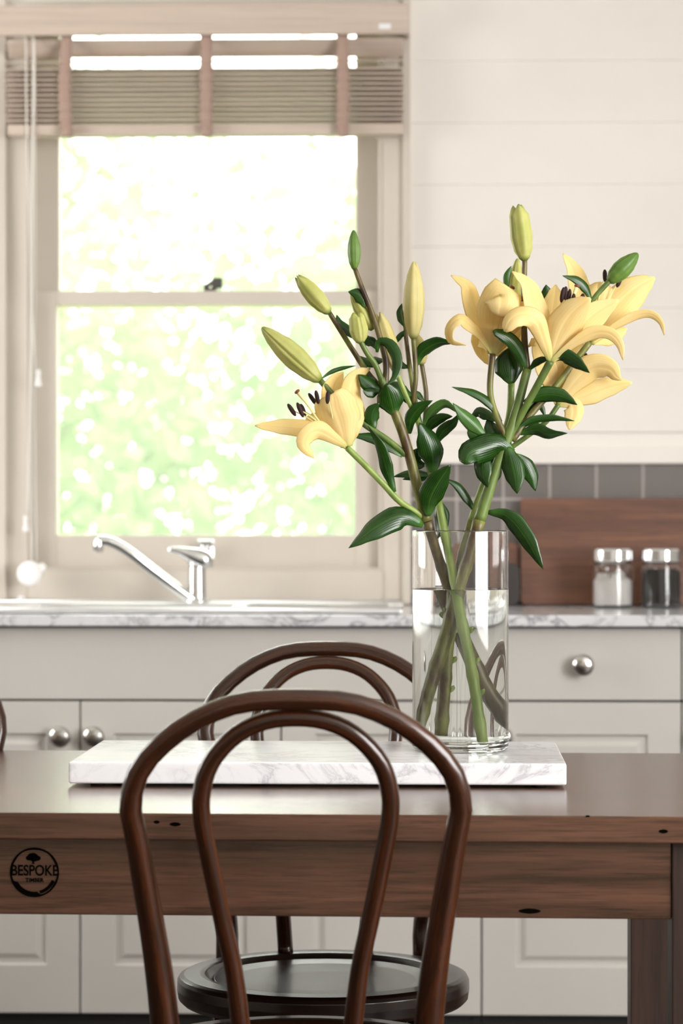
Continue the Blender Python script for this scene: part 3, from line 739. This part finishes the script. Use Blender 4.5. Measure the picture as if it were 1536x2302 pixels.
def bud(parent, base, tip, wd, d=0.0, dtip=None, mat=None, split=0.0, turn=0.3, blunt=0.0):
    A = at(base[0], base[1], VD+d); B = at(tip[0], tip[1], VD+(d if dtip is None else dtip)); L = (B-A).length; R = wd*PX/2
    tab = [(0, .26), (.05, .5), (.2, .83), (.42, 1), (.62, .93), (.8, .68+blunt), (.93, .42+blunt), (1, .16+blunt)]
    b = MB(); seg, n = 48, 22; rings = []
    for i in range(n+1):
        t = i/n; rr = R*lerp_table(tab, t); ring = []
        for k in range(seg):
            a = 2*PI*k/seg; g = abs(math.sin(1.5*(a+turn))); g = 1-(1-min(g*3.4, 1))*.26*min(1, t*5)
            g += .05*math.cos(6*(a+turn)) if t > .1 else 0
            z = t*L
            if split and t > .8: z -= split*L*(1-abs(math.sin(1.5*(a+turn))))*(t-.8)/.2; rr2 = rr*(1+split*1.2*(t-.8)/.2)
            else: rr2 = rr
            ring.append(b.bm.verts.new((rr2*g*math.cos(a), rr2*g*math.sin(a), z)))
        rings.append(ring)
    for r0, r1 in zip(rings, rings[1:]):
        for k in range(seg):
            f = b.bm.faces.new((r0[k], r0[(k+1) % seg], r1[(k+1) % seg], r1[k])); f.smooth = True
    cv = b.bm.verts.new((0, 0, L*(1.0-split*.9) + (0 if split else L*.012)))
    for k in range(seg): b.bm.faces.new((rings[-1][k], rings[-1][(k+1) % seg], cv)).smooth = True
    b.bm.faces.new(list(reversed(rings[0])))
    o = b.build('bud', mat or m_bud_pale, parent, org=Vector((0, 0, 0)))
    o.rotation_mode = 'QUATERNION'; o.rotation_quaternion = Vector((0, 0, 1)).rotation_difference((B-A).normalized()); o.location = A-W[parent]
    return o
def flower(parent, base, d, petals, stamens, pistil):
    fl = empty('flower', at(base[0], base[1], VD+d), parent=parent)
    for q in petals:
        pts, wd, d1 = q[0], q[1], q[2]; roll = q[3] if len(q) > 3 else (0, 0); cup = q[4] if len(q) > 4 else .12; prof = q[5] if len(q) > 5 else PETAL
        b = MB(); b.ribbon(path([base[:2]]+pts, d, d+d1), wd*PX*1.04, prof, roll[0], roll[1], cup*.75, .05, .016, 24, 12, rib=.05)
        b.build('petal', m_petal, fl, normals=False, solid=.0009)
    for (f0, a0, a1, dd) in stamens:
        b = MB(); A, B = at(a0[0], a0[1], VD+d+dd), at(a1[0], a1[1], VD+d+dd); S = at(f0[0], f0[1], VD+d)
        b.tube(catmull([S, S.lerp((A+B)/2, .6)+Vector((0, 0, .002)), (A+B)/2], 8), .0008, 6)
        b.tube(catmull([A, A.lerp(B, .5), B], 8), [.0012, .0024, .0030, .0032, .0032, .0032, .0030, .0024, .0010], 8, mat=1)
        b.build('stamen', [m_filament, m_anther], fl)
    if pistil:
        pts, dd = pistil; P = catmull(path(pts, d, d+dd), 10)
        b = MB(); b.tube(P, [.0014]*8+[.0018, .0026, .0030], 10)
        b.lathe([(0, .0022), (.003, .0018), (.0045, 0), (.0035, -.002), (0, -.0025)], 12, P[-1], Vector((0, 0, 1)).rotation_difference((P[-1]-P[-3]).normalized()).to_matrix().to_4x4(), 1)
        b.build('pistil', [m_filament, m_stigma], fl)
    return fl
def nubs(parent, pts, d0, d1, mat):
    """little cut leaf stubs on the stem below the water"""
    P = catmull(path(pts, d0, d1), 10)
    for i in (3, 5, 7, 8):
        p = P[i]; s_ = 1 if i % 2 else -1
        b = MB(); q = p+RT*(s_*.0062)
        b.ribbon([q, q+RT*(s_*.002)+UP*.005, q+RT*(s_*.0035)+UP*.010], .006, LEAFB, 0, 30, .1, .1, 0, 4, 2)
        b.build('leaf_stub', m_stem_pale, parent, normals=False, solid=.0008)

# --- the front stem of the window side: the drooping bloom and five buds
A0 = at(1110, 1646, VD+.030)
A = empty('lily', A0, 'lily with the bloom drooping before the window and long pale buds', 'lily', 'lilies in the glass vase')
branch(A, [(1112, 1646, .034), (1076, 1560, .031), (1040, 1440, .030), (1006, 1318, .028), (984, 1250, .022), (960, 1170, .005)], 13, 11.5, mat=m_stem_dark, name='stem', nodes=6)
branch(A, [(960, 1172, .005), (940, 1100, .004), (925, 1040, .003), (908, 980, .0), (885, 920, -.004)], 13, 11, mat=m_stem_brown, name='stem')
branch(A, [(885, 922, -.004), (872, 890, -.004), (858, 850, -.004)], 10, 8)
branch(A, [(866, 870, -.002), (868, 820, -.002), (858, 772, -.002), (838, 708, 0), (815, 650, 0), (798, 604, 0)], 8, 5.5, mat=m_stem_dark)
branch(A, [(862, 865, -.004), (845, 822, -.012), (826, 795, -.016), (811, 768, -.018)], 7, 6)
branch(A, [(868, 880, .002), (836, 850, .004), (808, 810, .004), (770, 750, .002), (740, 702, 0)], 7, 5.5, mat=m_stem_brown)
branch(A, [(912, 1022, .002), (870, 988, .0), (812, 948, -.002), (760, 900, -.001), (720, 855, 0)], 7.5, 7, mat=m_stem)
branch(A, [(952, 1162, .004), (900, 1128, -.004), (862, 1088, -.010), (820, 1045, -.016), (780, 1006, -.020)], 8, 7, mat=m_stem_pale)
bud(A, (797, 606), (795, 518), 30, 0, mat=m_bud_green, turn=.9)
bud(A, (741, 704), (667, 620), 43, 0, split=.12, turn=.5, blunt=.06)
bud(A, (720, 856), (590, 737), 55, 0, turn=1.75)
bud(A, (811, 772), (800, 702), 42, -.018, split=.15, turn=1.2, blunt=.18)
bud(A, (838, 742), (790, 660), 34, .010, turn=.4, mat=m_bud_pale)
flower(A, (780, 1005), -.020, [
    ([(738, 978), (690, 966), (640, 960), (573, 957)], 44, .0, (35, 20), -.15),
    ([(765, 960), (752, 905), (752, 865), (772, 836)], 62, .028, (0, 10), -.2),
    ([(800, 945), (790, 890), (800, 850), (833, 828)], 56, .018, (15, 35), .15),
    ([(768, 950), (757, 918), (752, 892), (748, 884)], 92, -.012, (0, 0), .28, PETALB),
    ([(738, 965), (708, 945), (684, 950)], 52, .020, (20, 0), .1),
    ([(750, 985, -.035), (718, 968, -.048), (694, 976, -.056), (684, 1000, -.058), (706, 1030, -.052)], 42, -.03, (0, -20), .22)],
    [((742, 972), (647, 908), (665, 935), -.01), ((742, 972), (668, 905), (682, 938), -.015), ((742, 972), (676, 908), (687, 936), .008),
     ((745, 960), (694, 884), (712, 910), .006), ((745, 960), (710, 878), (716, 908), -.004), ((752, 960), (738, 878), (736, 908), -.024)],
    ([(742, 975), (716, 945), (695, 915), (676, 890), (668, 880)], -.004))
for args in (([(952, 1180), (908, 1160), (856, 1180), (784, 1232)], 54, .0, -.04, (10, 40)),
             ([(961, 1160), (968, 1118), (988, 1080), (1013, 1044)], 52, -.005, -.03, (0, 25)),
             ([(888, 1106), (872, 1062), (856, 1008), (827, 957)], 28, -.010, -.03, (10, -60)),
             ([(905, 1026), (880, 1008), (840, 985), (786, 978)], 26, .0, -.01, (40, 20)),
             ([(842, 964), (836, 942), (840, 922), (853, 906)], 32, -.004, -.012, (0, 20)),
             ([(886, 932), (880, 906), (874, 882), (868, 862)], 56, -.008, -.024, (0, 0)),
             ([(856, 878), (838, 868), (822, 856), (806, 842)], 36, -.004, -.01, (15, 30)),
             ([(853, 880), (838, 882), (826, 882), (816, 878)], 22, -.006, -.02, (0, 20)),
             ([(848, 792), (852, 768), (876, 774), (892, 806), (888, 845), (868, 868)], 24, -.006, -.035, (0, 30)),
             ([(862, 810), (845, 812), (825, 812), (806, 800)], 26, .002, .02, (30, 30)),
             ([(797, 760), (780, 742), (765, 728), (757, 708)], 24, .004, .012, (20, 20)),
             ([(848, 785), (838, 770), (822, 762), (812, 742)], 22, .004, .02, (20, 0)),
             ([(822, 690), (815, 672), (803, 660), (783, 656)], 28, .0, .0, (10, 10)),
             ([(722, 852), (742, 838), (765, 829), (800, 822)], 9, .0, .01, (20, 0))):
    leaf(A, *args)
# --- the back stem of the window side: tall cream bud
B0 = at(1080, 1672, VD-.030)
B = empty('lily', B0, 'lily with upright cream buds only, its bright green cut end at the vase bottom', 'lily', 'lilies in the glass vase')
branch(B, [(1080, 1672, -.034), (1061, 1530, -.033), (1042, 1420, -.028), (1024, 1318, -.01), (1008, 1240, .012), (985, 1120, .028)], 11.5, 9.5, mat=m_stem_pale, name='stem', nodes=5)
nubs(B, [(1080, 1672), (1061, 1530), (1042, 1420), (1024, 1318)], -.034, -.01, m_stem_pale)
branch(B, [(985, 1122, .028), (966, 1050, .028), (950, 985, .026), (938, 930, .026), (928, 890, .026)], 9.5, 7, mat=m_stem, name='stem')
branch(B, [(936, 925, .026), (930, 880, .030), (922, 830, .034), (914, 770, .036), (908, 700, .036)], 7, 4.5, mat=m_stem_brown)
branch(B, [(938, 940, .026), (930, 900, .012), (935, 840, .006), (930, 760, .006)], 6, 6, mat=m_stem_brown)
branch(B, [(945, 960, .026), (925, 915, .014), (905, 870, .012), (890, 832, .012)], 6, 6, mat=m_stem_pale)
branch(B, [(952, 990, .030), (958, 900, .036), (955, 860, .038), (948, 818, .038)], 6, 5.5, mat=m_stem_dark)
bud(B, (930, 762), (931, 588), 49, .006, mat=m_bud_cream, split=.04, turn=.75)
bud(B, (892, 836), (852, 702), 42, .012, mat=m_bud_cream, split=.14, turn=.2, blunt=.1)
bud(B, (949, 820), (938, 752), 36, .038, mat=m_bud_cream, turn=.5)
for args in (([(974, 1062), (972, 1022), (958, 980), (943, 950)], 54, .016, .0, (0, 30)),
             ([(921, 975), (924, 942), (944, 916), (973, 900)], 28, .018, .0, (0, 30)),
             ([(952, 965), (968, 930), (1000, 908), (1030, 928)], 24, .026, .0, (20, 40), .12, m_leaf2),
             ([(956, 975), (976, 950), (998, 938), (1018, 936)], 24, .026, .01, (20, 20)),
             ([(978, 1000), (996, 970), (1020, 950), (1032, 930)], 26, .026, .0, (0, 40)),
             ([(972, 1068), (940, 1064), (910, 1066), (884, 1072)], 20, .028, .03, (30, 30)),
             ([(972, 1076), (950, 1074), (925, 1074), (905, 1078)], 16, .034, .04, (30, 30)),
             ([(983, 1122), (992, 1150), (992, 1185), (982, 1212)], 32, .024, .02, (0, 40)),
             ([(955, 1045), (940, 1042), (932, 1028), (938, 1008)], 34, .03, .03, (20, 0)),
             ([(936, 822), (950, 790), (985, 770), (1020, 772)], 30, .02, .0, (10, 50)),
             ([(914, 738), (904, 718), (900, 700), (904, 682)], 18, .034, .034, (20, 20)),
             ([(888, 775), (898, 758), (908, 748), (916, 738)], 12, .034, .034, (20, 20)),
             ([(922, 826), (906, 822), (898, 812), (892, 800)], 14, .034, .034, (20, 20)),
             ([(928, 892), (908, 884), (886, 870), (866, 862)], 36, .026, .026, (20, 20)),
             ([(936, 920), (922, 900), (908, 880), (902, 850)], 24, .03, .03, (30, 30)),
             ([(953, 902), (945, 892), (940, 884), (934, 878)], 14, .03, .03, (30, 30))):
    leaf(B, *args)
# --- the front stem of the wall side: three blooms under the topmost split bud
C0 = at(962, 1640, VD-.010)
Cl = empty('lily', C0, 'lily with three wide open blooms and the topmost split bud', 'lily', 'lilies in the glass vase')
branch(Cl, [(955, 1636, -.012), (980, 1540, -.012), (1012, 1420, -.012), (1034, 1318, -.012), (1055, 1250, -.012), (1078, 1170, -.010)], 13.5, 14, mat=m_stem_brown, name='stem', nodes=6)
nubs(Cl, [(955, 1636), (980, 1540), (1012, 1420), (1034, 1318)], -.012, -.012, m_stem_pale)
branch(Cl, [(1078, 1172, -.010), (1100, 1100, -.010), (1124, 1030, -.010), (1142, 985, -.010), (1162, 920, -.010), (1186, 830, -.008)], 14, 10, mat=m_stem, name='stem')
branch(Cl, [(1186, 832, -.008), (1180, 770, -.010), (1178, 680, -.010), (1180, 584, -.008)], 8, 6, mat=m_stem_dark)
branch(Cl, [(1138, 985, -.010), (1118, 940, -.008), (1102, 880, -.004), (1108, 796, 0)], 7.5, 7.5, mat=m_stem_brown)
branch(Cl, [(1148, 978, -.008), (1182, 915, -.018), (1215, 855, -.028), (1238, 812, -.034)], 8, 9, mat=m_stem)
branch(Cl, [(1152, 990, -.008), (1195, 930, .0), (1255, 862, .010), (1326, 770, .016)], 8, 7.5, mat=m_stem_brown)
branch(Cl, [(1310, 715, -.012), (1335, 672, -.012), (1370, 632, -.012)], 6, 6, mat=m_stem)
bud(Cl, (1180, 586), (1164, 460), 50, -.008, split=.13, turn=.35, blunt=.2)
bud(Cl, (1369, 634), (1434, 570), 44, -.012, mat=m_bud_green, turn=.4)
flower(Cl, (1108, 796), .0, [
    ([(1085, 735), (1064, 680), (1050, 640), (1014, 619)], 52, .010, (15, 40), .12),
    ([(1128, 760), (1155, 722), (1176, 690)], 62, .030, (0, 0), -.1),
    ([(1092, 770, .030), (1076, 762, .038), (1086, 795, .042), (1102, 822, .040)], 36, .04, (0, 0), .1),
    ([(1125, 785, .02), (1150, 768, .035), (1184, 752, .04)], 46, .04, (0, 0), .1),
    ([(1108, 740, -.014), (1114, 695, -.024), (1128, 664, -.032), (1130, 682, -.042), (1122, 712, -.044)], 78, -.03, (0, 0), .22, PETALB),
    ([(1138, 742, -.02), (1163, 706, -.03), (1180, 700, -.036), (1160, 712, -.044), (1140, 738, -.046)], 50, -.04, (0, 0), .15),
    ([(1084, 756, -.012), (1058, 732, -.022), (1034, 716, -.028), (1010, 738, -.030), (1014, 768, -.028), (1048, 776, -.024)], 34, -.02, (20, 60), .1)],
    [], ([(1110, 770), (1128, 700), (1144, 665), (1152, 646)], .004))
flower(Cl, (1238, 812), -.034, [
    ([(1240, 740), (1246, 690), (1250, 640)], 66, .034, (0, 0), -.1),
    ([(1290, 752), (1340, 706), (1392, 674)], 64, .016, (0, 10), -.12),
    ([(1216, 735), (1202, 685), (1186, 640), (1152, 610)], 58, .004, (10, 40), -.12),
    ([(1262, 748), (1290, 704), (1328, 670)], 78, -.024, (0, 0), .2),
    ([(1222, 760, -.05), (1204, 718, -.066), (1176, 708, -.074), (1150, 720, -.078), (1136, 746, -.078)], 46, -.03, (0, 30), .2, PETALB),
    ([(1290, 772, -.045), (1335, 748, -.052), (1372, 750, -.056), (1394, 774, -.056), (1401, 810, -.054)], 30, -.02, (25, 10), .1)],
    [((1248, 770), (1268, 646), (1262, 680), -.004), ((1250, 770), (1273, 644), (1270, 676), .006), ((1252, 770), (1282, 650), (1277, 682), -.006),
     ((1254, 770), (1291, 660), (1287, 694), -.012), ((1258, 770), (1312, 660), (1306, 680), .010)],
    ([(1250, 770), (1280, 690), (1298, 643)], .006))
flower(Cl, (1326, 770), .016, [
    ([(1312, 700), (1302, 645), (1290, 605), (1266, 570)], 54, .010, (0, 30), -.12),
    ([(1340, 705), (1346, 660), (1344, 634)], 72, .004, (0, 0), .15, PETALB),
    ([(1378, 702), (1428, 652), (1473, 624)], 84, .010, (0, 0), .16),
    ([(1352, 762), (1384, 752), (1410, 738)], 40, .024, (0, 0), .1),
    ([(1370, 742, .0), (1424, 712, -.006), (1462, 706, -.010), (1486, 724, -.012), (1494, 754, -.010)], 22, -.02, (35, 20), .1)],
    [((1335, 720), (1360, 606), (1361, 634), .0), ((1340, 720), (1397, 622), (1387, 646), .0)],
    ([(1335, 720), (1350, 660), (1372, 630)], .01))
for args in (([(1154, 1018), (1122, 1000), (1084, 1008), (1056, 1020), (1047, 1044)], 56, -.012, -.05, (-10, 20), .2, None, LEAFB),
             ([(1142, 1005), (1150, 1035), (1158, 1070), (1163, 1110)], 46, -.018, -.03, (0, 20)),
             ([(1158, 1022), (1178, 1040), (1196, 1070), (1204, 1104)], 34, -.008, .0, (0, -20)),
             ([(1096, 1010), (1086, 1040), (1088, 1070), (1097, 1096)], 38, -.020, -.03, (0, 40)),
             ([(1110, 1015), (1106, 1045), (1108, 1070), (1104, 1095)], 40, .0, .0, (0, 20)),
             ([(1098, 1152), (1140, 1160), (1180, 1205), (1222, 1280)], 40, -.012, -.03, (20, 30)),
             ([(1092, 984), (1066, 955), (1042, 932), (1018, 906)], 32, -.012, -.03, (0, 40), .2, m_leaf2),
             ([(1118, 1000), (1112, 978), (1104, 958), (1098, 938)], 34, -.006, .01, (0, 20)),
             ([(1116, 946), (1094, 932), (1076, 926), (1058, 942)], 26, .005, .02, (30, 20)),
             ([(1092, 1000), (1076, 985), (1064, 970), (1060, 950)], 30, .012, .02, (0, 20), .12, m_leaf2),
             ([(1128, 948), (1102, 908), (1066, 884), (1016, 870)], 20, -.006, -.02, (20, 30)),
             ([(1150, 862), (1146, 836), (1142, 808), (1144, 782)], 58, .004, .008, (0, 0)),
             ([(1184, 828), (1166, 786), (1144, 760), (1108, 744)], 30, -.012, -.04, (10, 20), .12, None, LEAFB),
             ([(1236, 812), (1264, 800), (1294, 814), (1326, 838)], 32, -.03, -.05, (20, 40)),
             ([(1190, 832), (1206, 816), (1222, 808), (1238, 806)], 16, -.012, -.03, (20, 20)),
             ([(1178, 905), (1220, 888), (1262, 890), (1298, 910)], 34, -.016, -.02, (20, 20)),
             ([(1152, 978), (1192, 948), (1240, 940), (1292, 946)], 18, -.010, .0, (30, 30)),
             ([(1166, 975), (1206, 966), (1234, 976), (1276, 974)], 28, -.006, -.03, (10, 50)),
             ([(1158, 960), (1180, 925), (1212, 892), (1250, 868)], 18, -.004, .01, (20, 20)),
             ([(1330, 678), (1318, 650), (1298, 630), (1265, 620)], 20, -.014, -.03, (20, 20)),
             ([(1234, 700), (1232, 680), (1230, 660), (1228, 640)], 32, .03, .03, (0, 0)),
             ([(1186, 735), (1190, 715), (1196, 700), (1204, 690)], 16, .0, .01, (0, 0))):
    leaf(Cl, *args)
# --- the back stem of the wall side: one low bloom facing away from the window
D0 = at(1004, 1652, VD+.012)
D = empty('lily', D0, 'lily with one low bloom leaning towards the wall and a slim bud behind it', 'lily', 'lilies in the glass vase')
branch(D, [(1004, 1652, .010), (1009, 1560, .012), (1016, 1440, .014), (1025, 1325, .014), (1038, 1250, .014), (1060, 1170, .012)], 11, 9, mat=m_stem_brown, name='stem', nodes=5)
nubs(D, [(1004, 1652), (1009, 1560), (1016, 1440), (1025, 1325)], .010, .014, m_stem_pale)
branch(D, [(1060, 1172, .012), (1080, 1110, .016), (1108, 1040, .018), (1132, 980, .020), (1146, 930, .022), (1150, 862, .024)], 9, 8, mat=m_stem_pale, name='stem')
branch(D, [(1150, 866, .024), (1156, 800, .03), (1158, 740, .034), (1156, 700, .034)], 6, 5, mat=m_stem_dark)
branch(D, [(1144, 1010, .020), (1186, 980, .020), (1226, 950, .020), (1256, 910, .022)], 6, 6, mat=m_stem)
bud(D, (1156, 705), (1164, 582), 36, .034, turn=.2)
flower(D, (1256, 910), .022, [
    ([(1250, 870), (1240, 830), (1226, 790)], 62, .012, (0, 0), -.1),
    ([(1276, 850), (1290, 800), (1312, 772)], 80, .012, (0, 0), -.1),
    ([(1236, 850), (1216, 795), (1204, 768), (1188, 780)], 50, .0, (0, 30), -.1),
    ([(1312, 892), (1362, 872), (1422, 860)], 50, .0, (0, 10), .14),
    ([(1282, 906), (1291, 925), (1280, 966)], 44, -.006, (0, 0), .1),
    ([(1292, 862, .014), (1332, 826, .008), (1370, 828, .002), (1386, 846, .0), (1398, 854, .0)], 62, -.02, (15, 20), .15)],
    [((1280, 870), (1318, 794), (1316, 826), .0)], None)
for args in (([(1070, 1152), (1050, 1120), (1028, 1092), (1000, 1076)], 20, .012, .0, (30, 20)),
             ([(1152, 668), (1144, 640), (1142, 618), (1150, 598)], 20, .03, .03, (0, 0), .12, m_leaf2),
             ([(1196, 890), (1212, 905), (1222, 925), (1226, 940)], 12, .02, .02, (0, 0))):
    leaf(D, *args)

# ---------------------------------------------------------------- garden outside the window
tag(MB().box(-30, 30, 5.95, 60, -.62, -.6).build('ground', m_lawn), 'sunlit lawn outside the kitchen window', kind='structure')
def tree(x, y, h, r, n, mat, label, trunk=.14):
    t = empty('garden_tree', (x, y, -.6), label, 'tree', 'trees in the garden')
    b = MB(); b.tube(catmull([(x, y, -.6), (x+.05, y, h*.35), (x-.08, y+.05, h*.7), (x, y, h)], 14), [trunk*(1-.05*i) for i in range(15)], 10)
    for k in range(7):
        a = k*2.4; z = h*(.35+.08*k)
        b.tube(catmull([(x, y, z), (x+r*.4*math.cos(a), y+r*.4*math.sin(a), z+r*.3), (x+r*.8*math.cos(a), y+r*.8*math.sin(a), z+r*.4)], 6), [.05, .045, .04, .032, .025, .018, .01], 6)
    b.build('trunk', m_bark, t)
    vs_, fs = [], []
    rnd = random.Random(int(x*100)+int(y*10))
    cl_ = [(Vector((rnd.uniform(-1, 1)*r, rnd.uniform(-1, 1)*r*.7, rnd.uniform(-.55, .30)*h+h*.52)), rnd.uniform(.25, .6)) for _ in range(int(26))]
    for k in range(n):
        c, cr = rnd.choice(cl_)
        p = Vector((x, y, 0))+c+Vector((rnd.gauss(0, cr), rnd.gauss(0, cr), rnd.gauss(0, cr*.8)))
        if p.z < -.55: p.z = -.55+rnd.random()*.4
        p.x = min(max(p.x, x-r*1.15), x+r*1.15); p.y = min(max(p.y, y-r), y+r)
        s_ = rnd.uniform(.05, .10); q = Quaternion((rnd.gauss(0, 1), rnd.gauss(0, 1), rnd.gauss(0, 1), rnd.gauss(0, 1))); q.normalize()
        i0 = len(vs_)
        for a, c2, e in ((0, 0, 0), (.5, .5, .12), (0, 1.5, 0), (-.5, .5, .12)): vs_.append(p+q @ Vector((a*s_, c2*s_, e*s_)))
        fs += [(i0, i0+1, i0+2), (i0, i0+2, i0+3)]
    me = bpy.data.meshes.new('foliage'); me.from_pydata([v-Vector((x, y, -.6)) for v in vs_], [], fs); me.materials.append(mat)
    o = new_ob('foliage', me, t); o['kind'] = 'stuff'
tree(-1.7, 11.0, 2.75, 1.25, 7000, m_fol[0], 'leafy spring green tree with grey trunk close outside the window')
tree(1.35, 11.3, 2.8, 1.2, 6000, m_fol[1], 'leafy grey-green tree behind the tall vase side of the window')
tree(-.4, 15.5, 4.1, 2.4, 18000, m_fol[0], 'wide garden tree furthest away, filling the window backdrop')
